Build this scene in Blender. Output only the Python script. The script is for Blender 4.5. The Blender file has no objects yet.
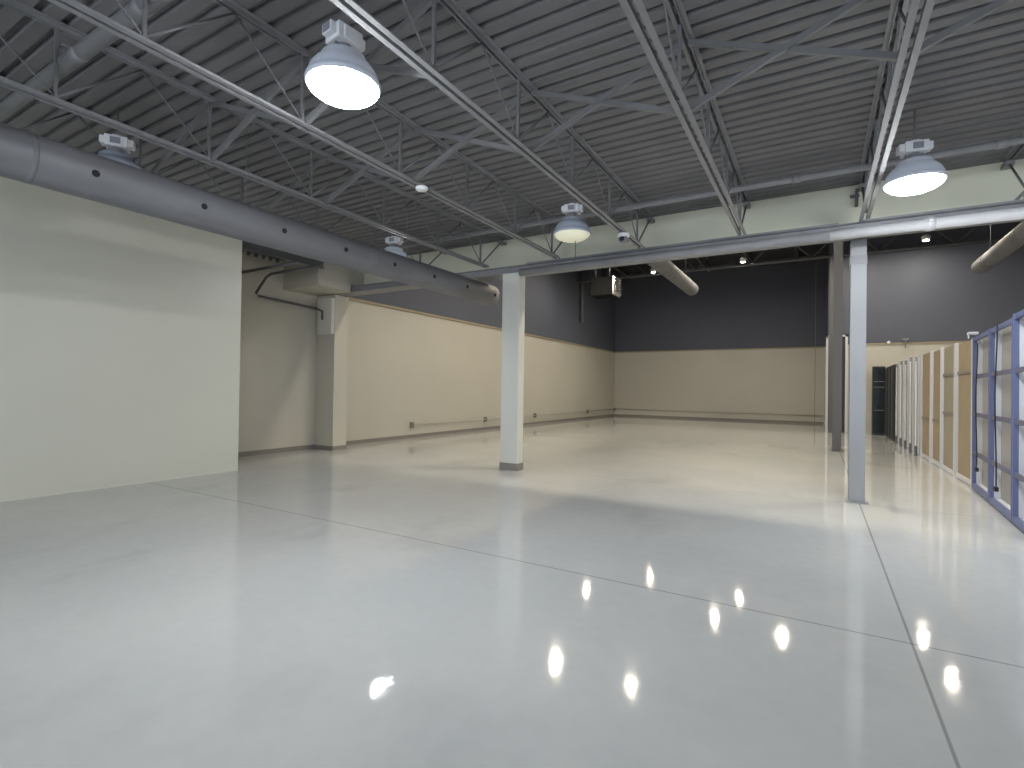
import bpy, bmesh, math, random
from mathutils import Vector, Matrix
random.seed(7)
S = bpy.context.scene
COL = S.collection
PI = math.pi

# ------------------------------------------------------------------ camera
cam_d = bpy.data.cameras.new('camera'); cam = bpy.data.objects.new('camera', cam_d); COL.objects.link(cam)
cam_d.sensor_width = 36; cam_d.lens = 515.23 / 1024 * 36; cam_d.clip_end = 200; cam_d.clip_start = 0.05
_r = Vector((0.85979462, 0.51042798, 0.0147136)); _f = Vector((-0.51057869, 0.85978093, 0.0092818))
_u = _r.cross(_f)
cam.matrix_world = Matrix(((_r.x, _u.x, -_f.x, 0), (_r.y, _u.y, -_f.y, 0), (_r.z, _u.z, -_f.z, 1.5), (0, 0, 0, 1)))
S.camera = cam

# ------------------------------------------------------------------ world, exposure
w = bpy.data.worlds.new('daylight'); S.world = w; w.use_nodes = True
bg = w.node_tree.nodes['Background']; bg.inputs[0].default_value = (0.79, 0.88, 1.0, 1); bg.inputs[1].default_value = 6.0
S.view_settings.view_transform = 'Standard'; S.view_settings.look = 'None'
S.view_settings.gamma = 1; S.view_settings.use_curve_mapping = False
S.view_settings.exposure = 0.0
S.cycles.use_denoising = True
S.cycles.max_bounces = 8; S.cycles.diffuse_bounces = 5; S.cycles.glossy_bounces = 3
S.cycles.sample_clamp_indirect = 6; S.cycles.caustics_reflective = False; S.cycles.caustics_refractive = False
LENS_E = 165.0      # high bay lens, front room
HALL_E = 1700.0     # hall lamps
HALL_C = (1.0, 0.905, 0.74)

# ------------------------------------------------------------------ materials
def mat(name, col, rough=0.6, metal=0.0, noise=0.0, scale=3.0, bump=0.0, emit=None, estr=0.0, spec=0.5, stretch=(1, 1, 1)):
    m = bpy.data.materials.new(name); m.use_nodes = True
    n = m.node_tree.nodes; l = m.node_tree.links; b = n['Principled BSDF']
    b.inputs['Base Color'].default_value = (*col, 1); b.inputs['Roughness'].default_value = rough
    b.inputs['Metallic'].default_value = metal; b.inputs['Specular IOR Level'].default_value = spec
    if emit: b.inputs['Emission Color'].default_value = (*emit, 1); b.inputs['Emission Strength'].default_value = estr
    if noise or bump:
        tc = n.new('ShaderNodeTexCoord'); mp = n.new('ShaderNodeMapping'); mp.inputs['Scale'].default_value = stretch
        nz = n.new('ShaderNodeTexNoise'); nz.inputs['Scale'].default_value = scale; nz.inputs['Detail'].default_value = 5
        l.new(tc.outputs['Object'], mp.inputs[0]); l.new(mp.outputs[0], nz.inputs['Vector'])
        if noise:
            mr = n.new('ShaderNodeMapRange'); mr.inputs[1].default_value = .3; mr.inputs[2].default_value = .7
            mr.inputs[3].default_value = 1 - noise; mr.inputs[4].default_value = 1 + noise
            mx = n.new('ShaderNodeVectorMath'); mx.operation = 'SCALE'; mx.inputs[0].default_value = col
            l.new(nz.outputs['Fac'], mr.inputs[0]); l.new(mr.outputs[0], mx.inputs['Scale']); l.new(mx.outputs[0], b.inputs['Base Color'])
        if bump:
            bp = n.new('ShaderNodeBump'); bp.inputs['Strength'].default_value = bump; bp.inputs['Distance'].default_value = .01
            l.new(nz.outputs['Fac'], bp.inputs['Height']); l.new(bp.outputs[0], b.inputs['Normal'])
    return m

M = dict(
    steel=mat('grey_painted_steel', (.225, .225, .235), .5, noise=.08, scale=6),
    deck=mat('grey_painted_deck', (.165, .161, .166), .65, noise=.08, scale=2),
    duct=mat('dull_galvanised_duct', (.175, .175, .19), .55, .15, noise=.12, scale=4, stretch=(3, .4, 1)),
    beige=mat('beige_wall_paint', (.50, .475, .41), .5, noise=.02, scale=.8),
    white_wall=mat('pale_wall_paint', (.70, .685, .585), .35, noise=.02, scale=.5, spec=.5),
    header=mat('pale_green_beige_paint', (.72, .715, .575), .5, noise=.02, scale=.8),
    dark=mat('charcoal_wall_paint', (.088, .095, .125), .7, noise=.05, scale=.6),
    base=mat('taupe_baseboard', (.22, .20, .18), .5),
    trim=mat('tan_trim', (.31, .26, .17), .5),
    colw=mat('column_pale_paint', (.60, .595, .545), .45, noise=.02, scale=2),
    post=mat('silver_grey_paint', (.27, .275, .285), .45, noise=.06, scale=4, stretch=(1, 1, .4)),
    halldeck=mat('charcoal_deck_paint', (.045, .045, .05), .7),
    hallduct=mat('dusty_grey_duct', (.15, .15, .16), .6, noise=.15, scale=3),
    darkpost=mat('dark_grey_paint', (.10, .10, .105), .5),
    pipe=mat('light_grey_pipe_paint', (.60, .60, .62), .4, noise=.04, scale=5),
    greypipe=mat('grey_pipe_paint', (.22, .22, .23), .45, noise=.05, scale=5),
    darkpipe=mat('dark_conduit', (.09, .09, .09), .5),
    white=mat('white_enamel', (.80, .80, .82), .35),
    dome=mat('prismatic_dome', (.38, .42, .50), .25, noise=.03, scale=30),
    label=mat('grey_label', (.25, .26, .30), .5),
    black=mat('black_hole', (.01, .01, .01), .8),
    blackgloss=mat('black_gloss', (.012, .018, .022), .12, noise=.3, scale=9),
    blackmatt=mat('black_matt', (.015, .015, .016), .5),
    blue=mat('blue_frame_paint', (.125, .15, .29), .45),
    bluegrey=mat('blue_grey_bar', (.12, .125, .19), .45),
    rwhite=mat('white_frame_paint', (.62, .63, .67), .45),
    rboard=mat('grey_board', (.34, .33, .305), .5, noise=.04, scale=2),
    tan=mat('tan_board', (.32, .255, .165), .6, noise=.06, scale=2.5),
    tan2=mat('pale_tan_board', (.31, .27, .20), .6, noise=.06, scale=2.5),
    leaf=mat('white_leaf_laminate', (.74, .74, .75), .45),
    doorleaf=mat('dark_door_paint', (.07, .06, .075), .5),
    brown=mat('dark_brown_edge', (.05, .035, .03), .5),
    shiny=mat('bright_louver_metal', (.75, .75, .75), .25, .8),
    unit=mat('heater_casing', (.012, .012, .012), .7, .0, noise=.3, scale=5, spec=.1),
)
def lens_mat(name, c, s): return mat(name, (.8, .8, .8), .4, emit=c, estr=s)
M['lens_on'] = lens_mat('lit_lens', (.93, .97, 1), LENS_E)
M['lens_dim'] = mat('unlit_lens_faint_glow', (.80, .79, .60), .35, emit=(1, .96, .72), estr=.22)  # faint emission put in so the unlit lenses look pale and bright
M['dome_lit'] = mat('lit_prismatic_dome', (.38, .42, .50), .25, noise=.03, scale=30, emit=(.8, .88, 1), estr=.12)
M['hall_lens'] = lens_mat('lit_hall_lens', HALL_C, HALL_E)

def floor_mat():
    m = bpy.data.materials.new('polished_epoxy_concrete'); m.use_nodes = True
    n = m.node_tree.nodes; l = m.node_tree.links; b = n['Principled BSDF']
    g = n.new('ShaderNodeNewGeometry'); sx = n.new('ShaderNodeSeparateXYZ'); l.new(g.outputs['Position'], sx.inputs[0])
    def noise(scale, det=5, st=(1, 1, 1)):
        mp = n.new('ShaderNodeMapping'); mp.inputs['Scale'].default_value = st
        z = n.new('ShaderNodeTexNoise'); z.inputs['Scale'].default_value = scale; z.inputs['Detail'].default_value = det
        l.new(g.outputs['Position'], mp.inputs[0]); l.new(mp.outputs[0], z.inputs['Vector']); return z.outputs['Fac']
    def math_(op, a, bb, c=None):
        x = n.new('ShaderNodeMath'); x.operation = op
        for i, v in enumerate((a, bb, c)):
            if v is None: continue
            if isinstance(v, (int, float)): x.inputs[i].default_value = v
            else: l.new(v, x.inputs[i])
        return x.outputs[0]
    def rng(f, a, bb, c, d):
        r = n.new('ShaderNodeMapRange'); r.interpolation_type = 'SMOOTHSTEP'; l.new(f, r.inputs[0])
        for i, v in enumerate((a, bb, c, d)): r.inputs[i + 1].default_value = v
        return r.outputs[0]
    base = n.new('ShaderNodeMix'); base.data_type = 'RGBA'
    base.inputs[6].default_value = (.50, .51, .505, 1); base.inputs[7].default_value = (.55, .55, .535, 1)
    l.new(rng(noise(.45, 4), .35, .65, 0, 1), base.inputs[0])
    st = rng(noise(.7, 6, (1, .6, 1)), .54, .76, 1, .82)          # worn, stained patches
    fine = rng(noise(9, 6), .3, .7, .985, 1.015)
    def joint(coord, pos, wid, depth):
        d = math_('ABSOLUTE', math_('SUBTRACT', coord, pos), None)
        return rng(d, wid * .5, wid, depth, 1)
    X, Y = sx.outputs[0], sx.outputs[1]
    j = joint(Y, 3.92, .010, .58)
    j = math_('MULTIPLY', j, joint(X, .50, .010, .58))
    j = math_('MULTIPLY', j, joint(Y, 8.45, .012, .80))
    j = math_('MULTIPLY', j, joint(Y, 16.0, .03, .85))
    f = math_('MULTIPLY', math_('MULTIPLY', st, fine), j)
    sc = n.new('ShaderNodeVectorMath'); sc.operation = 'SCALE'
    l.new(base.outputs[2], sc.inputs[0]); l.new(f, sc.inputs['Scale']); l.new(sc.outputs[0], b.inputs['Base Color'])
    l.new(rng(noise(1.3, 5), .3, .75, .035, .08), b.inputs['Roughness'])
    b.inputs['Specular IOR Level'].default_value = .55
    bp = n.new('ShaderNodeBump'); bp.inputs['Strength'].default_value = .035; bp.inputs['Distance'].default_value = .02
    l.new(noise(6, 3), bp.inputs['Height']); l.new(bp.outputs[0], b.inputs['Normal'])
    return m
M['floor'] = floor_mat()
M['web'] = mat('grey_painted_rod', (.165, .165, .17), .5)
M['lens_half'] = lens_mat('partly_lit_lens', (.95, .97, 1), 45)
M['small_lens'] = lens_mat('small_lamp_lens', HALL_C, 900)
M['fill_lens'] = lens_mat('fill_lamp_lens', HALL_C, 210)  # lens of the lamps added behind the header

# ------------------------------------------------------------------ mesh helpers
class MB:
    def __init__(s): s.bm = bmesh.new()
    def box(s, x0, x1, y0, y1, z0, z1, mi=0, rot=None, about=None):
        v = [s.bm.verts.new((x, y, z)) for x in (x0, x1) for y in (y0, y1) for z in (z0, z1)]
        if rot is not None:
            a = Vector(about) if about else Vector(((x0 + x1) / 2, (y0 + y1) / 2, (z0 + z1) / 2))
            R = Matrix.Rotation(rot[0], 3, rot[1])
            for q in v: q.co = R @ (q.co - a) + a
        for f in ((0, 1, 3, 2), (4, 6, 7, 5), (0, 4, 5, 1), (2, 3, 7, 6), (0, 2, 6, 4), (1, 5, 7, 3)):
            fc = s.bm.faces.new([v[i] for i in f]); fc.material_index = mi
        return s
    def prism(s, pts, axis, a, b, mi=0):
        """closed 2D outline extruded along axis (0 x: pts are (y,z); 1 y: pts are (x,z); 2 z: pts are (x,y))"""
        def P(p, t): return (t, p[0], p[1]) if axis == 0 else (p[0], t, p[1]) if axis == 1 else (p[0], p[1], t)
        A = [s.bm.verts.new(P(p, a)) for p in pts]; B = [s.bm.verts.new(P(p, b)) for p in pts]; n = len(pts)
        for i in range(n):
            f = s.bm.faces.new((A[i], A[(i + 1) % n], B[(i + 1) % n], B[i])); f.material_index = mi
        s.bm.faces.new(A).material_index = mi; s.bm.faces.new(B[::-1]).material_index = mi
        return s
    def tube(s, pts, r, n=12, mi=0, cap=True):
        pts = [Vector(p) for p in pts]; rings = []
        for i, p in enumerate(pts):
            d = (pts[min(i + 1, len(pts) - 1)] - pts[max(i - 1, 0)]).normalized()
            up = Vector((0, 0, 1)) if abs(d.z) < .95 else Vector((1, 0, 0))
            a = d.cross(up).normalized(); b = a.cross(d)
            rr = r[i] if isinstance(r, (list, tuple)) else r
            rings.append([s.bm.verts.new(p + (a * math.cos(2 * PI * k / n) + b * math.sin(2 * PI * k / n)) * rr) for k in range(n)])
        for i in range(len(rings) - 1):
            for k in range(n):
                f = s.bm.faces.new((rings[i][k], rings[i][(k + 1) % n], rings[i + 1][(k + 1) % n], rings[i + 1][k]))
                f.material_index = mi; f.smooth = True
        if cap:
            s.bm.faces.new(rings[0][::-1]).material_index = mi; s.bm.faces.new(rings[-1]).material_index = mi
        return s
    def lathe(s, prof, n=32, mi=0, c=(0, 0), cap=False, ribs=0.0):
        rings = []
        for (r, z) in prof:
            rings.append([s.bm.verts.new((c[0] + r * (1 + (ribs if k % 2 else 0)) * math.cos(2 * PI * k / n), c[1] + r * (1 + (ribs if k % 2 else 0)) * math.sin(2 * PI * k / n), z)) for k in range(n)])
        for i in range(len(rings) - 1):
            for k in range(n):
                f = s.bm.faces.new((rings[i][k], rings[i][(k + 1) % n], rings[i + 1][(k + 1) % n], rings[i + 1][k]))
                f.material_index = mi; f.smooth = True
        if cap:
            s.bm.faces.new(rings[0][::-1]).material_index = mi; s.bm.faces.new(rings[-1]).material_index = mi
        return s
    def build(s, name, mats, parent=None, bevel=0.0):
        bmesh.ops.recalc_face_normals(s.bm, faces=s.bm.faces)
        me = bpy.data.meshes.new(name); s.bm.to_mesh(me); s.bm.free()
        for m in (mats if isinstance(mats, (list, tuple)) else [mats]): me.materials.append(M[m] if isinstance(m, str) else m)
        o = bpy.data.objects.new(name, me); COL.objects.link(o)
        if parent: o.parent = parent
        if bevel:
            b = o.modifiers.new('bevel', 'BEVEL'); b.width = bevel; b.segments = 2; b.limit_method = 'ANGLE'
        return o

def empty(name, loc=(0, 0, 0), rz=0):
    o = bpy.data.objects.new(name, None); COL.objects.link(o); o.empty_display_size = .2
    o.location = loc; o.rotation_euler = (0, 0, rz); return o
def tag(o, label, cat, group=None, kind=None):
    o['label'] = label; o['category'] = cat
    if group: o['group'] = group
    if kind: o['kind'] = kind
    return o
def struct(o):
    o['kind'] = 'structure'; return o
def copy_tree(o, loc=None, rz=None, label=None, parent=None):
    c = o.copy(); COL.objects.link(c); c.parent = parent
    if loc is not None: c.location = loc
    if rz is not None: c.rotation_euler = (0, 0, rz)
    if label: c['label'] = label
    for ch in [q for q in bpy.data.objects if q.parent == o]: copy_tree(ch, parent=c)
    return c

# ------------------------------------------------------------------ key measures (metres, camera at origin, 1.5 m up)
XL, XN = -10.35, -8.70           # far left wall, near left partition
YB0, YB1 = 8.20, 8.62            # header beam
YH, YR, YBK = 8.60, 23.70, 29.30 # header wall, right jog wall, back wall
XR = 12.0; YF = -6.0             # right wall, front (window) wall
ZD, DD = 4.40, .038               # deck underside, flute depth
ZH = 8.3                         # hall ceiling
BAND = 3.76

# ------------------------------------------------------------------ room shell
struct(MB().box(XL - .3, XR + .3, YF - .3, YBK + .3, -.15, 0).build('floor', 'floor'))
# corrugated roof deck over the low front room (one closed skin with depth)
def deck(name, x0, x1, y0, y1, z, pitch, depth, m):
    b = MB(); pts = []; y = y0
    while y < y1 - pitch:
        pts += [(y, z), (y + pitch * .60, z), (y + pitch * .68, z + depth), (y + pitch * .92, z + depth)]
        y += pitch
    pts += [(y, z), (y1, z)]
    bot = pts; n = len(bot)
    A = [b.bm.verts.new((x0, p[0], p[1])) for p in bot]; B = [b.bm.verts.new((x1, p[0], p[1])) for p in bot]
    C = [b.bm.verts.new((x0, p[0], z + depth + .06)) for p in bot]; D = [b.bm.verts.new((x1, p[0], z + depth + .06)) for p in bot]
    for i in range(n - 1):
        b.bm.faces.new((A[i], A[i + 1], B[i + 1], B[i])); b.bm.faces.new((C[i], D[i], D[i + 1], C[i + 1]))
        b.bm.faces.new((A[i], C[i], C[i + 1], A[i + 1])); b.bm.faces.new((B[i], B[i + 1], D[i + 1], D[i]))
    b.bm.faces.new((A[0], B[0], D[0], C[0])); b.bm.faces.new((A[-1], C[-1], D[-1], B[-1]))
    return struct(b.build(name, m))
deck('ceiling', XL, XR, YF, YH + .02, ZD, .168, DD, 'deck')
deck('ceiling_hall', XL, XR, YH, YBK, ZH, .25, .06, 'halldeck')

struct(MB().box(XL, XN, YF, 5.316, 0, ZD).build('wall_left_near', 'white_wall'))
struct(MB().box(XL - .25, XL, 5.2, YH, 0, 4.6).build('wall_left_recess', 'beige'))
struct(MB().box(XL - .25, XL, YH, YBK, 0, BAND).build('wall_left_lower', 'beige'))
struct(MB().box(XL - .25, XL, YH, YBK, BAND, ZH + .2).build('wall_left_upper', 'dark'))
struct(MB().box(XL, XR, YBK, YBK + .25, 0, BAND).build('wall_back_lower', 'beige'))
struct(MB().box(XL, XR, YBK, YBK + .25, BAND, ZH + .2).build('wall_back_upper', 'dark'))
struct(MB().box(.96, XR, YR, YR + .2, 0, 3.40).build('wall_jog_lower', 'beige'))
struct(MB().box(.96, XR, YR, YR + .2, 3.40, ZH + .2).box(.32, .96, YR, YR + .2, 3.80, ZH + .2).build('wall_jog_upper', 'dark'))
struct(MB().box(.34, .40, YR + .2, YBK, 0, BAND).build('wall_jog_return_lower', 'beige'))
struct(MB().box(.34, .40, YR + .2, YBK, BAND, ZH + .2).build('wall_jog_return_upper', 'dark'))
struct(MB().box(XR, XR + .2, YF, YH, 0, 4.6).box(XR, XR + .2, YH, YBK, 0, BAND).build('wall_right_lower', 'beige'))
struct(MB().box(XR, XR + .2, YH, YBK, BAND, ZH + .2).build('wall_right_upper', 'dark'))
# header wall between the low room and the high hall; its back is charcoal like the hall
struct(MB().box(XL, XR, YH, YH + .12, 3.70, ZH + .2).build('wall_header', 'header'))
struct(MB().box(XL, XR, YH + .12, YH + .18, BAND, ZH + .2).build('wall_header_hall_side', 'dark'))
# window wall behind the camera: sill, piers and head around real openings to the daylight
wb = MB(); wb.box(XL, XR, YF - .25, YF, 0, .35).box(XL, XR, YF - .25, YF, 3.05, 4.6)
xs = [XN, -5.2, -1.7, 1.8, 5.3, 8.8, XR]
for i, x in enumerate(xs): wb.box(x - .2, x + .2, YF - .25, YF, .35, 3.05)
struct(wb.build('wall_front', 'beige'))
for i in range(6):
    a, b_ = xs[i] + .2, xs[i + 1] - .2; f = MB()
    for (p, q, r_, t) in ((a, b_, .35, .40), (a, b_, 3.0, 3.05), (a, a + .05, .40, 3.0), (b_ - .05, b_, .40, 3.0), ((a + b_) / 2 - .025, (a + b_) / 2 + .025, .40, 3.0)):
        f.box(p, q, YF - .15, YF - .09, r_, t)
    struct(f.build('window_%d' % (i + 1), 'white'))
    L = bpy.data.lights.new('daylight_portal', 'AREA'); L.shape = 'RECTANGLE'; L.size = b_ - a; L.size_y = 2.7; L.cycles.is_portal = True
    lo = bpy.data.objects.new('daylight_portal', L); COL.objects.link(lo); lo.location = ((a + b_) / 2, YF - .28, 1.7); lo.rotation_euler = (PI / 2, 0, 0)

struct(MB().box(XL, XL + .02, 5.32, 8.2, 0, .10).build('baseboard_left_recess', 'base'))
struct(MB().box(XL, XL + .02, 8.67, YBK, 0, .10).build('baseboard_left', 'base'))
struct(MB().box(XL + .02, .24, YBK - .02, YBK, 0, .10).build('baseboard_back', 'base'))
struct(MB().box(XL, XL + .035, YH + .2, YBK - .035, BAND - .05, BAND + .02).build('trim_1', 'trim'))
struct(MB().box(XL, .24, YBK - .035, YBK, BAND - .05, BAND + .02).build('trim_2', 'trim'))
struct(MB().box(1.05, XR, YR - .03, YR, 3.36, 3.42).build('trim_3', 'trim'))
struct(MB().box(-.14, -.115, YBK - .008, YBK, .1, 7.8).build('trim_5', 'base'))
# tall door at the end of the jog wall
d1 = empty('door_1', (.62, YR, 0)); struct(d1)
MB().box(-.36, -.28, -.06, .16, 0, 3.78).box(.28, .36, -.06, .16, 0, 3.78).box(-.36, .36, -.06, .16, 3.70, 3.78).build('door_frame', 'rwhite', d1)
MB().box(-.28, .20, .02, .07, .02, 3.70).build('door_leaf', 'doorleaf', d1)
MB().box(.20, .28, .0, .07, .02, 3.68).box(.19, .29, -.01, .0, 1.98, 2.02).build('door_edge', 'brown', d1)

# ------------------------------------------------------------------ columns and header steel
c = empty('column', (-4.905, 8.275, 0)); tag(c, 'pale painted square column with grey base under the header beam', 'column')
MB().box(-.185, .185, -.11, .11, .0, 3.645).build('shaft', 'colw', c, .012)
MB().box(-.192, .192, -.117, .117, .0, .13).build('base_band', 'base', c, .004)

def ibeam_column(name, x, y, h, wx, dy, m, label, plate=True):
    c = empty(name, (x, y, 0)); tag(c, label, 'column')
    t = .016
    MB().box(-wx / 2, wx / 2, -dy / 2, -dy / 2 + t, 0.012, h).box(-wx / 2, wx / 2, dy / 2 - t, dy / 2, 0.012, h).box(-t / 2, t / 2, -dy / 2 + t, dy / 2 - t, .012, h).build('shaft', m, c)
    if plate: MB().box(-wx / 2 - .04, wx / 2 + .04, -dy / 2 - .04, dy / 2 + .04, 0, .012).build('base_plate', m, c)
    return c
pc = ibeam_column('steel_post', .472, 8.66, 3.64, .185, .20, 'post', 'silver grey steel post standing where the white pipe meets the header')
MB().box(-.097, .097, -.108, .108, 3.30, 3.42).build('collar', 'greypipe', pc)
ibeam_column('steel_post', .43, 15.95, ZH, .205, .20, 'darkpost', 'dark grey steel post in the hall just behind the silver post')
pd = ibeam_column('steel_post', .44, 23.42, 6.80, .17, .17, 'darkpost', 'thin far dark steel post in front of the white door frame', False)

hb = empty('header_beam', (0, YB0, 3.65)); tag(hb, 'long grey steel beam carrying the pale header wall over both columns', 'beam')
bm_ = MB().box(XL, XR, 0, .40, 0, .02).box(XL, XR, .0, .40, .12, .135).box(XL, XR, .05, .07, .02, .12)
bm_.build('beam_section', 'steel', hb)
MB().box(-4.6, .22, -.02, -.0, .125, .15).box(.45, XR, -.02, 0, .125, .15).build('top_angle', 'steel', hb)

# white/grey sprinkler main under the header
sp = empty('sprinkler_main', (0, 8.11, 3.62)); tag(sp, 'thick pipe along the front of the header beam, grey left and white right', 'pipe')
MB().tube([(.12, .0, .0), (XR - .02, .0, .0)], .068, 20).build('pipe_run', 'pipe', sp)
MB().tube([(-4.68, .0, .0), (.12, .0, .0)], .066, 20).build('pipe_run', 'steel', sp)
MB().tube([(1.12, 0, 0), (1.145, 0, 0), (1.15, 0, 0), (1.20, 0, 0), (1.205, 0, 0), (1.23, 0, 0)], [.078, .078, .088, .088, .078, .078], 20).box(1.15, 1.20, -.12, -.06, .0, .025).build('coupling', 'pipe', sp)

# pilaster on the far left wall with grey box
pl = MB().box(XL + .001, -9.70, 8.20, YH - .001, 0, 3.64).build('pilaster', 'beige'); tag(pl, 'beige wall pilaster under the left end of the header beam', 'pilaster')
pb = MB().box(XL, -9.69, 8.18, 8.22, 0, .10).box(-9.70, -9.68, 8.18, YH, 0, .10).build('base_band', 'base'); pb.parent = pl
ab = MB().box(-10.18, -9.70, 8.10, 8.195, 2.72, 3.55).build('access_box', 'colw', None, .01); tag(ab, 'light grey flat box mounted high on the beige pilaster', 'box')
bh = MB().box(XL + .01, -9.18, 7.3, 8.59, 3.82, 4.38).box(XL + .01, -9.18, 7.3, 8.19, 3.65, 3.82).build('bulkhead_box', 'beige', None); tag(bh, 'beige boxed bulkhead under the roof above the pilaster', 'bulkhead')

# ------------------------------------------------------------------ open web joists
YJ0 = YF + .05; YJE = 8.0
NODES = [2.88 + 1.22 * k for k in range(-7, 5)]
def lsec(b, side, z0, y0, y1, up, wid=.042, t=.007, gap=.016):
    s = side
    x_in = s * gap; x_out = s * (gap + wid); xi2 = s * (gap + t)
    if up:   # horizontal leg at the bottom
        b.box(min(x_in, x_out), max(x_in, x_out), y0, y1, z0, z0 + t)
        b.box(min(x_in, xi2), max(x_in, xi2), y0, y1, z0 + t, z0 + wid)
    else:
        b.box(min(x_in, x_out), max(x_in, x_out), y0, y1, z0 - t, z0)
        b.box(min(x_in, xi2), max(x_in, xi2), y0, y1, z0 - wid, z0 - t)
HJ = ZD - 3.75
def make_joist():
    j = empty('roof_joist', (0, 0, 3.75))
    b = MB(); lsec(b, -1, 0, YJ0, YJE, True); lsec(b, 1, 0, YJ0, YJE, True); b.build('bottom_chord', 'steel', j)
    b = MB(); lsec(b, -1, HJ, YJ0, 8.45, False); lsec(b, 1, HJ, YJ0, 8.45, False)
    b.box(-.045, .045, 8.40, 8.59, HJ - .09, HJ - .042); b.build('top_chord', 'steel', j)
    zt, zb = HJ - .05, .05
    def rod(p, q, r, name='web_rod'):
        MB().tube([p, q], r, 6).build(name, 'web', j)
    for y in NODES:
        a, c_ = max(y - .61, YJ0), y + .61
        rod((0, y, zb), (0, a, zt), .009)
        if y < 7.7: rod((0, y, zb), (0, c_, zt), .011)
        MB().box(-.013, .013, y - .012, y + .012, zb - .03, zt + .02).build('web_strut', 'web', j)
    MB().tube([(0, 7.80, .03), (0, 8.42, HJ - .09)], .014, 6).build('end_diagonal', 'web', j)
    return j
jx = [-8.2, -6.75, -5.32, -3.87, -2.41, -.95, .50, 1.98, 3.45, 4.92, 6.4, 7.9, 9.4, 10.9]
jl = ['grey open web roof joist beside the recess, mostly behind the round duct', 'grey open web roof joist just left of the duct, its web showing over it',
      'grey open web roof joist directly above the round duct, leftmost fully visible', 'grey open web roof joist carrying the white disc detector',
      'grey open web roof joist carrying the small white camera near the header', 'grey open web roof joist between the camera joist and the silver post joist',
      'grey open web roof joist ending right above the silver steel post', 'grey open web roof joist at the right edge beyond the lit pendant lamp']
proto = make_joist(); tag(proto, jl[0], 'roof joist', 'open web roof joists'); proto.location = (jx[1], 0, 3.75)
proto['label'] = jl[1]
for i, x in enumerate(jx[2:9], 2):
    copy_tree(proto, (x, 0, 3.75), label=jl[i] if i < len(jl) else 'grey open web roof joist outside the right edge, second beyond the silver post')

t = empty('roof_beam', (-9.0, 5.34, 3.97)); tag(t, 'dark steel beam under the roof over the recess, just below the round duct', 'beam')
MB().box(-.05, .05, 0, 1.94, 0, .02).box(-.05, .05, 0, 1.94, .40, .42).build('flange', 'darkpost', t)
MB().box(-.008, .008, 0, 1.94, .02, .40).build('web_plate', 'darkpost', t)
pts = [(5.33, ZD)]; y = 5.33
while y < 7.1:
    pts += [(y, 4.30), (y + .08, 4.30), (y + .10, 4.23), (y + .14, 4.23)]; y += .168
pts += [(y, 4.30), (7.29, 4.30), (7.29, ZD)]
struct(MB().prism(pts, 0, XL, XL + .03).build('trim_4', 'darkpost'))

# cross bracing between joists, in one row (and a second row nearer the windows)
BR = {0: 'recess joist and the next', 1: 'the two leftmost joists over the duct', 2: 'duct joist and disc detector joist', 3: 'disc detector and camera joists',
      4: 'camera joist and the next joist right', 5: 'silver post joist and the joist on its left', 6: 'silver post joist and the joist at the right edge', 7: 'two joists at the right edge'}
def brace(i, y, z0=3.79, z1=ZD - .04, extra=''):
    x0, x1 = jx[i], jx[i + 1]
    t = empty('cross_brace', ((x0 + x1) / 2, y, z0)); h = (x1 - x0) / 2 - .02
    ang = math.atan2(z1 - z0, 2 * h); Lh = math.hypot(h, (z1 - z0) / 2)
    for s, dy in ((1, -.012), (-1, .012)):
        b = MB()
        b.box(-Lh, Lh, dy - .003, dy + .003, -.02, .02); b.box(-Lh, Lh, dy, dy + .035, -.023, -.018)
        o = b.build('brace_bar', 'web', t); o.location = (0, 0, (z1 - z0) / 2); o.rotation_euler = (0, -s * ang, 0)
    tag(t, 'crossed bracing bars between ' + BR[i] + extra, 'brace', 'cross bracing between the roof joists')
for i in range(1, 8): brace(i, 4.30)
for i in range(1, 4): brace(i, 2.90, extra=', nearer row')

# ------------------------------------------------------------------ pipes among the joists
def pipe_thing(name, pts, r, m, label, n=14, couplings=(), cr=1.25, cat='pipe'):
    o = MB().tube(pts, r, n).build(name, m); tag(o, label, cat)
    for (a, b_) in couplings:
        MB().tube([a, b_], r * cr, n).build('coupling', m, o)
    return o
bp = pipe_thing('sprinkler_pipe', [(XN + .02, 1.72, 4.10), (8, 1.72, 4.10)], .058, 'greypipe', 'thick grey pipe crossing the joists at the upper left corner', 18, [((-5.12, 1.72, 4.10), (-5.0, 1.72, 4.10)), ((-4.1, 1.72, 4.10), (-4.0, 1.72, 4.10))], 1.05)
MB().tube([(-5.35, 1.72, 4.14), (-5.35, 1.72, 4.26)], .028, 10).lathe([(.045, 4.24), (.05, 4.26), (.02, 4.28)], 12, c=(-5.35, 1.72), cap=True).build('sprinkler_head', 'greypipe', bp)
pipe_thing('branch_pipe', [(-9.1, 7.35, 4.19), (7.9, 7.35, 4.19)], .040, 'greypipe', 'thinner grey branch pipe crossing the joists in front of the header wall', 14,
           [((x, 7.35, 4.19), (x + .09, 7.35, 4.19)) for x in (-3.2, -.3, 1.62)])
pipe_thing('conduit', [(XL + .005, 6.2, 3.80), (-8.3, 6.2, 3.80)], .03, 'darkpipe', 'straight dark pipe high in the recess, upper of two')
pipe_thing('conduit', [(-8.4, 6.75, 3.86), (-9.98, 6.75, 3.86), (-10.10, 6.72, 3.80), (-10.12, 6.50, 3.42), (-10.12, 6.56, 3.37), (-10.10, 8.0, 3.31), (-10.0, 8.08, 3.25), (-10.0, 8.085, 3.05)], .028, 'darkpipe', 'bent dark pipe in the recess dropping to the grey box')
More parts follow.
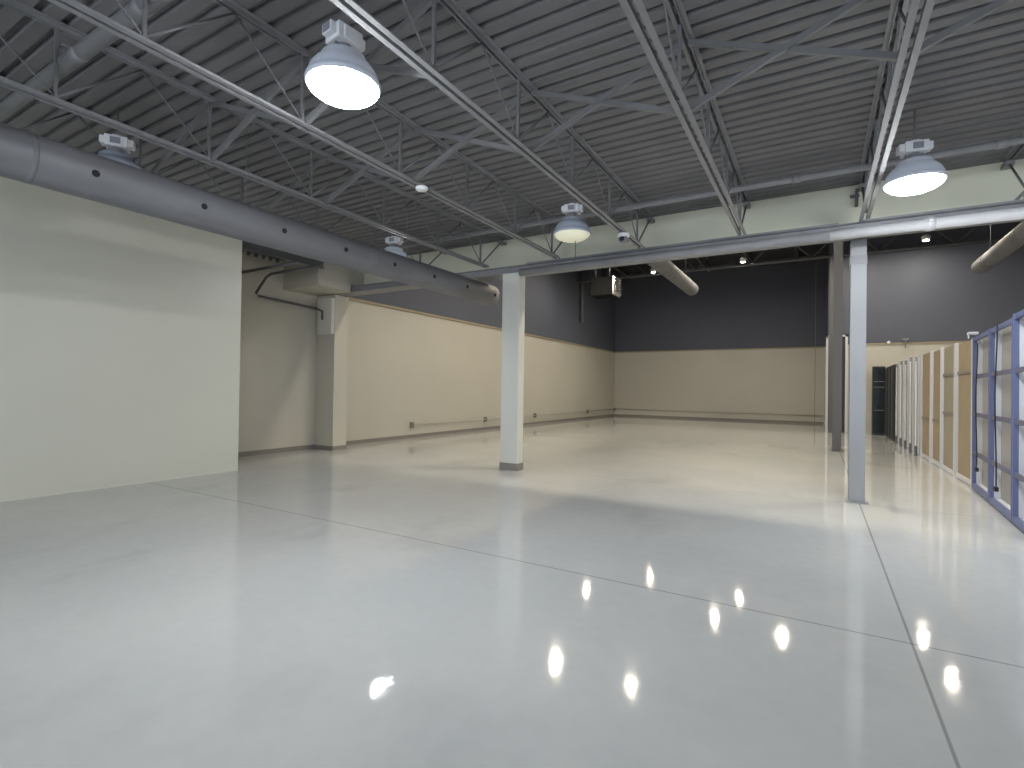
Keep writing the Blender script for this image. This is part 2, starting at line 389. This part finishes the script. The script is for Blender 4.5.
pipe_thing('wall_pipe', [(XL + .12, 24.0, 4.90), (XL + .12, 24.0, ZH - .05)], .10, 'darkpipe', 'dark vertical pipe high on the charcoal left wall of the hall', 14)
# thin wall conduit with brackets, along the far left and back walls
wc = MB().tube([(XL + .07, 11.6, .40), (XL + .07, YBK - .07, .40)], .018, 8).build('guard_rail', 'beige'); tag(wc, 'low rail pipe along the foot of the far left beige wall', 'rail')
for y in (11.6, 15.5, 19.3, 25.1, 29.2):
    MB().box(XL, XL + .10, y - .05, y + .05, .30, .47).build('bracket', 'base', wc)
wc = MB().tube([(XL + .10, YBK - .07, .42), (.20, YBK - .07, .42)], .018, 8).build('guard_rail', 'beige'); tag(wc, 'low rail pipe along the foot of the beige back wall', 'rail')
for x in (-7.8, -4.5, -1.2):
    MB().box(x - .05, x + .05, YBK - .10, YBK, .32, .47).build('bracket', 'beige', wc)

# ------------------------------------------------------------------ round air duct
DX, DZ, DR = -5.68, 3.365, .205
du = empty('air_duct', (DX, 0, DZ)); tag(du, 'long grey round fabric-like air duct with black nozzles beside the left wall', 'duct')
L_ = [(0, YF + .3, 0)] + [(0, y, 0) for y in range(-5, 8)] + [(0, 8.68, 0)]
b = MB().tube(L_, DR, 40)
for y in (-2.2, 1.6, 5.38): b.tube([(0, y - .02, 0), (0, y + .02, 0)], DR + .0015, 40)
b.build('duct_tube', 'duct', du)
for k in range(-4, 8):
    y = 2.0 + .932 * k; a = math.radians(-7); nx, nz = math.cos(a), math.sin(a)
    p = Vector((nx, 0, nz)) * (DR - .01)
    MB().tube([(p.x, y, p.z), (p.x + nx * .016, y, p.z + nz * .016)], .030, 14).build('air_nozzle', 'black', du)
for y in (-3, 0, 3.5, 6.2):
    MB().tube([(0, y, DR), (0, y, 3.75 - DZ + .63)], .004, 6).build('hanger_rod', 'steel', du)

# ------------------------------------------------------------------ pendant high bay lamps, front room
def high_bay(x, y, lens, label, rz=.4, cord=False, zl=3.66, end=False):
    t = empty('pendant_lamp', (x, y, zl), rz); tag(t, label, 'lamp', 'domed pendant lamps of the front room')
    MB().lathe([(.252, .0), (.264, .012), (.264, .03), (.256, .035), (.248, .07), (.231, .11), (.206, .145), (.176, .17), (.156, .185), (.156, .215), (.145, .222), (.05, .225)], 48).build('dome', 'dome_lit' if lens in ('lens_on', 'lens_half') else 'dome', t)
    MB().lathe([(.252, .006), (.240, -.018), (.20, -.048), (.14, -.072), (.07, -.086), (.0005, -.090)], 40).build('lens', lens, t)
    MB().lathe([(.06, .22), (.055, .31)], 16).box(-.08, .08, -.012, .012, .23, .31).build('neck', 'greypipe', t)
    bx = MB().box(-.10, .10, -.085, .085, .30, .41).box(-.145, .145, -.055, .055, .325, .40).box(-.06, .06, -.10, .10, .31, .395).lathe([(.07, .41), (.06, .43), (.03, .435)], 16, cap=True)
    bx.build('ballast_box', 'white', t, .006)
    (MB().box(-.149, -.145, -.04, .04, .335, .39) if end else MB().box(-.045, .045, -.104, -.10, .32, .385)).build('data_label', 'label', t)
    MB().tube([(0, 0, .43), (0, 0, ZD - zl + .01)], .009, 6).box(-.02, .02, -.01, .01, .43, .47).build('hook', 'deck', t)
    if cord: MB().tube([(.05, 0, -.07), (.05, 0, -.30)], .005, 6).lathe([(.006, -.30), (.022, -.33), (.018, -.36), (.003, -.365)], 10, c=(.05, 0)).build('pull_cord', 'darkpipe', t)
    return t
high_bay(-2.97, 2.55, 'lens_on', 'big brightly lit domed pendant lamp at the upper left centre', 1.45, end=True)
high_bay(.83, 6.60, 'lens_on', 'brightly lit domed pendant lamp right of the silver post joist', .2)
high_bay(-2.97, 6.58, 'lens_dim', 'unlit domed pendant lamp with pale yellow lens near the header', .25, True)
high_bay(-6.35, 2.50, 'lens_dim', 'unlit white pendant lamp half hidden behind the round duct, upper left', 1.0)
high_bay(-6.30, 6.56, 'lens_half', 'pendant lamp behind the duct near the recess, only its top showing', .3)
high_bay(.83, 2.5, 'lens_dim', 'unlit domed pendant lamp above the camera, outside the picture', .2)
high_bay(-2.97, -1.5, 'lens_dim', 'unlit domed pendant lamp behind the camera on the left', .2)
high_bay(4.63, 6.6, 'lens_on', 'added lit domed pendant lamp, unseen beyond the right edge', .2)  # unseen lamp added to give the front room light

# disc detector and small camera on joist bottom chords
t = empty('smoke_detector', (-3.84, 4.42, 3.75)); tag(t, 'round white disc detector under a joist left of centre', 'detector')
MB().lathe([(.05, 0), (.068, -.006), (.07, -.028), (.055, -.040), (.0005, -.043)], 28).build('disc', 'white', t)
t = empty('security_camera', (-2.41, 7.12, 3.75)); tag(t, 'small white camera box under the joist end beside the header', 'camera')
MB().lathe([(.05, 0), (.085, -.01), (.085, -.05), (.078, -.06), (.0005, -.06)], 24).build('mount', 'white', t)
MB().box(-.06, .06, -.06, .06, -.13, -.06).build('body', 'greypipe', t, .01)
MB().tube([(0, -.058, -.095), (0, -.07, -.095)], .035, 14).build('lens', 'black', t)
# small black bracket at header wall by silver post joist
t = MB().box(-.018, .018, 0, .12, -.12, .10).box(-.08, .03, .04, .08, -.0, .035).build('wall_bracket', 'darkpipe'); t.location = (.44, 8.46, 4.22)
tag(t, 'small dark bracket on the header wall beside the joist over the silver post', 'bracket')

# ------------------------------------------------------------------ high hall: roof steel, ducts, heater, lamps
def girder(y, label):
    t = empty('roof_girder', (0, y, 6.80)); tag(t, label, 'girder')
    for nm, z in (('bottom_chord', 0), ('top_chord', 1.2)):
        MB().box(XL, XR, -.08, .08, z, z + .06).build(nm, 'darkpost', t)
    b = MB(); x = XL + .2; k = 0
    while x < XR - 1.3:
        b.tube([(x, 0, .05 if k % 2 else 1.2), (x + 1.1, 0, 1.2 if k % 2 else .05)], .03, 6); x += 1.1; k += 1
    b.build('web', 'darkpost', t)
girder(23.55, 'dark truss girder across the far end of the hall, in line with the far post')
hj = empty('hall_joist', (0, 0, 7.95))
MB().box(-.06, .06, 8.9, 29.2, 0, .05).build('bottom_chord', 'darkpost', hj)
MB().box(-.05, .05, 8.9, 29.2, .27, .33).build('top_chord', 'darkpost', hj)
b = MB(); y = 9.0; k = 0
while y < 29:
    b.tube([(0, y, .04 if k % 2 else .3), (0, y + .5, .3 if k % 2 else .04)], .012, 5); y += .5; k += 1
b.build('web', 'darkpost', hj)
hxs = [-9.3, -7.2, -5.1, -3.0, -.9, 1.2, 3.3, 5.4, 7.5, 9.6]
hj.location.x = hxs[0]; tag(hj, 'dark joist under the high hall roof, running front to back', 'roof joist', 'dark joists of the high hall roof')
for x in hxs[1:]: copy_tree(hj, (x, 0, 7.95))

def hall_duct(x, z, y1, r, label):
    t = MB().tube([(x, 9.2, z), (x, y1 - .12, z), (x, y1 - .03, z), (x, y1, z)], [r, r, r * .9, r * .6], 28).build('hall_duct', 'hallduct'); tag(t, label, 'duct')
    b = MB()
    for y in range(11, int(y1), 3): b.tube([(x, y, z), (x, y + .04, z)], r + .01, 28)
    b.build('duct_seam', 'hallduct', t)
    for y in (12, 16, 20): MB().tube([(x, y, z + r), (x, y, ZH - .04)], .012, 5).build('hanger_rod', 'darkpost', t)
hall_duct(-4.33, 5.55, 21.3, .25, 'grey round duct in the hall, its end hanging left of centre')
hall_duct(4.30, 5.50, 21.2, .22, 'grey round duct in the hall, its end hanging above the blue panels')

t = empty('unit_heater', (-8.2, 22.0, 5.70)); tag(t, 'hanging unit heater with bright louvered face near the far left corner', 'heater')
MB().box(-.60, .42, -.40, .40, .0, .82).build('casing', 'unit', t, .03)
b = MB()
for k in range(6): b.box(.42, .58, -.38, .38, .05 + .13 * k, .07 + .13 * k, 0, (-.5, 'Y'))
b.box(.42, .50, -.42, -.38, 0, .82).box(.42, .50, .38, .42, 0, .82)
b.build('louvers', 'shiny', t)
for sx in (-.4, .25): MB().tube([(sx, -.3, .82), (sx, -.3, 2.60)], .02, 6).build('hanger_rod', 'shiny', t)
MB().tube([(-.15, 0, .82), (-.15, 0, 1.3), (-.4, 0, 1.6), (-.4, 0, 2.60)], .09, 12).build('flue', 'unit', t)

def hall_lamp(x, y, z, label, r=.08, lens='hall_lens'):
    t = empty('hall_lamp', (x, y, z)); tag(t, label, 'lamp', 'small bright lamps of the high hall')
    MB().lathe([(r + .01, .0), (r + .02, .03), (.14, .12), (.07, .20), (.0005, .21)], 24).build('housing', 'white', t)
    MB().lathe([(r, .004), (r * .7, -.004), (.0005, -.006)], 20).build('lens', lens, t)
    MB().tube([(0, 0, .2), (0, 0, ZH - z + .03)], .01, 6).build('stem', 'darkpost', t)
for (x, y, z, lb) in [(-4.45, 14.3, 6.8, 'unseen lamp above the header, placed for the nearest mirrored floor spot'), (-6.80, 14.3, 6.8, 'unseen lamp above the header, placed for the floor spot left of the nearest'),  # both placed out of view to make bright spots on the floor
                  (-8.15, 20.0, 6.8, 'hall lamp over the far left of the hall, hidden above the header'), (-6.38, 23.0, 6.8, 'small bright lamp seen just under the header, left of the hall duct end'),
                  (-2.67, 22.8, 6.8, 'small bright lamp seen just under the header, right of the left hall duct'), (3.15, 22.4, 6.8, 'small bright lamp seen just under the white pipe on the right'),
                  (3.47, 19.8, 6.8, 'hall lamp on the right, hidden above the white pipe'), (-3.2, 20.2, 6.9, 'added hall lamp left of the middle of the hall, unseen above the header'), (-1.0, 20.2, 6.9, 'added hall lamp right of the middle of the hall, unseen above the header'),  # last two are added, out of view, to light the hall
                  (8.6, 16.5, 6.8, 'added unseen hall lamp over the far right of the hall'), (1.33, 22.3, 6.8, 'hall lamp hidden behind the silver steel post')]:  # far right lamp is added, out of view, for more hall light
    hall_lamp(x, y, z, lb, lens='small_lens' if y > 22 else 'hall_lens')
for x in (-4.1, -2.0, .2, 2.2, 6.6):
    hall_lamp(x, 10.6, 7.2, 'added wide lamp, unseen just behind the header wall', r=.26, lens='fill_lens')  # added out of view to brighten the floor past the header
# little fixtures on the jog wall
t = MB().tube([(2.25, YR, 3.44), (2.25, YR - .10, 3.44)], .05, 12).build('wall_sensor', 'white'); tag(t, 'tiny white round sensor on the jog wall above the black unit', 'sensor')
t = MB().tube([(2.75, YR, 3.50), (2.75, YR - .15, 3.50)], .04, 10).tube([(2.75, YR - .12, 3.50), (2.75, YR - .12, 3.22)], .02, 8).box(2.66, 2.84, YR - .16, YR - .08, 3.50, 3.56).build('wall_horn', 'greypipe'); tag(t, 'tiny grey horn fixture on the jog wall above the white boards', 'fixture')

# ------------------------------------------------------------------ row of framed panels on the right
def framed_panel(y1, x1, y0, x0, kind, label, group, bars=(), top=2.44, dep=.07, face=.05, board='rboard', nm='framed_panel'):
    """panel standing from far end (x1,y1) to near end (x0,y0), front facing -X. local: +Y towards far end, +X into the panel"""
    Ln = math.hypot(y1 - y0, x1 - x0); rz = math.atan2(-(x1 - x0), (y1 - y0))
    t = empty(nm, (x0, y0, 0), rz); tag(t, label, 'panel', group)
    if kind == 'blue':
        MB().box(0, face, Ln - .045, Ln, 0.02, top).box(0, face, 0.005, .05, 0.02, top).box(.005, face, .05, Ln - .045, top - .07, top - .01).box(.0, face, .05, Ln - .045, .02, .10).build('frame', 'blue', t)
        for z in bars: MB().box(.012, face - .01, .05, Ln - .045, z - .03, z + .03).build('cross_bar', 'bluegrey', t)
        MB().box(face, face + dep, Ln - .05, Ln, .03, top - .02).box(face, face + dep, .005, .05, .03, top - .02).box(face, face + dep, .05, Ln - .05, .03, .09).build('inner_frame', 'rwhite', t)
        MB().box(face + dep, face + dep + .02, .02, Ln - .015, .03, top - .02).build('board', board, t)
    else:
        MB().box(0, face + dep, Ln - .04, Ln, 0.0, top + .02).box(0, face + dep, .005, .045, 0, top - .01).box(0.02, face, .045, Ln - .04, .03, .10).build('frame', 'rwhite', t)
        for z in bars: MB().box(face - .02, face + .012, .045, Ln - .04, z - .025, z + .025).build('cross_bar', 'base', t)
        MB().box(face, face + .02, .045, Ln - .04, .05, top - .005).build('board', board, t)
    return t
def xb(y): return 2.14 - max(0, 10.95 - y) * .063
BB = (1.80, 1.20, .58)
G1 = 'blue framed panels standing on the right'; G2 = 'white framed tan panels standing on the right'
framed_panel(10.93, xb(10.93), 9.60, xb(9.60), 'blue', 'blue framed grey panel next to the tan panels, farthest of the blue ones', G1, BB)
framed_panel(9.58, xb(9.58), 8.24, xb(8.24), 'blue', 'blue framed grey panel with the long black cord, second of the blue ones', G1, BB)
framed_panel(8.22, xb(8.22), 6.75, xb(6.75), 'blue', 'nearest blue framed grey panel, cut by the right edge', G1, BB, top=2.47)
framed_panel(12.20, 2.14, 10.97, 2.14, 'white', 'white framed tan board nearest the blue panels', G2, (1.90,), 2.43, .0, .05, 'tan')
framed_panel(13.42, 2.14, 12.22, 2.14, 'white', 'white framed pale tan board with two dark bars, second of the tan ones', G2, (1.90, 1.15), 2.45, .0, .045, 'tan2')
framed_panel(14.55, 2.14, 13.44, 2.14, 'white', 'white framed tan board behind the wide white stile', G2, (.95,), 2.46, .08, .05, 'tan')
framed_panel(15.85, 2.14, 14.57, 2.14, 'white', 'white framed tan board farthest of the tan ones, beside the white boards', G2, (.95,), 2.47, .0, .04, 'tan')
# small white clamps on top of the panels
for (x, y, lb) in ((2.10, 10.85, 'small white clamp on top of the corner between blue and tan panels'), (2.04, 7.9, 'small white clamp on top of the nearest blue panel')):
    t = MB().box(-.03, .08, -.08, .08, 0, .04).box(-.03, -.02, -.03, .03, -.06, 0).build('clamp', 'rwhite'); t.location = (x, y, 2.475); tag(t, lb, 'clamp')
# hanging black cords with plugs
def cord(x, y, z0, z1, label):
    x -= .03
    pts = []; n = 14
    for k in range(n + 1):
        f = k / n; z = z0 + (z1 - z0) * f
        pts.append((x - .012 - .02 * math.sin(f * 3) ** 2, y + .03 * math.sin(f * 7) * f, z))
    t = MB().tube([(x + .02, y, z0 + .01)] + pts, .008, 8).build('power_cord', 'blackmatt'); tag(t, label, 'cord')
    e = pts[-1]
    MB().box(e[0] - .02, e[0] + .02, e[1] - .04, e[1] + .04, e[2] - .04, e[2] + .02).build('plug', 'blackmatt', t, .008)
cord(xb(8.74) - .01, 8.74, 2.42, .33, 'long black cord hanging down the second blue framed panel')
cord(xb(10.45) + .03, 10.4, 2.30, .38, 'thin dark cord hanging down the farthest blue framed panel')

# white boards standing in a row
wl = ['white standing board next to the farthest tan board', 'white standing board, second past the tan ones', 'white standing board, third past the tan ones, middle of five', 'white standing board, fourth past the tan ones', 'white standing board nearest the black units']
ys = [15.9, 16.78, 17.68, 18.6, 19.55, 20.5]
for k in range(5):
    y0, y1 = ys[k] + .02, ys[k + 1] - .02; h = 2.50 if k % 2 else 2.46
    t = empty('white_board', (2.05, y0, 0), -.13); tag(t, wl[k], 'board', 'white boards standing beside the tan panels')
    Ln = y1 - y0
    MB().box(.0, .05, .012, Ln, .0, h).box(.05, .09, Ln - .3, Ln - .26, 0, h).build('board', 'leaf', t, .004)
    MB().box(.03, .05, 0, .012, .24, h - .16).build('edge_strip', 'post', t)
    MB().box(-.004, .052, -.01, .14, 0.0, .24).build('foot', 'darkpost', t)
    MB().box(-.004, .052, -.008, .10, h - .14, h - .02).build('top_clip', 'post', t)

# black units at the end
t = empty('black_cabinet', (1.74, 23.1, 0)); tag(t, 'tall glossy black glass cabinet facing out at the end of the row', 'cabinet')
MB().box(0, .38, .03, .40, 0, 2.52).build('body', 'blackmatt', t)
MB().box(.03, .35, .012, .03, .06, 2.46).build('glass_door', 'blackgloss', t)
for z in (.9, 1.75, 1.95): MB().box(.03, .35, .006, .012, z, z + .018).build('shelf_line', 'label', t)
for (y0, y1, h, lb) in [(20.55, 21.3, 2.47, 'black standing board next to the white boards'), (21.45, 22.1, 2.46, 'middle black standing board, between two others'), (22.25, 22.85, 2.46, 'black standing board beside the glossy black cabinet')]:
    t = empty('black_board', (2.09, y0, 0)); tag(t, lb, 'board', 'black boards at the end of the row')
    MB().box(.02, .08, 0, y1 - y0, 0, h).build('board', 'blackmatt', t, .005)
    MB().box(.0, .02, .05, y1 - y0 - .05, .05, h - .05).build('face_plate', 'blackmatt', t)
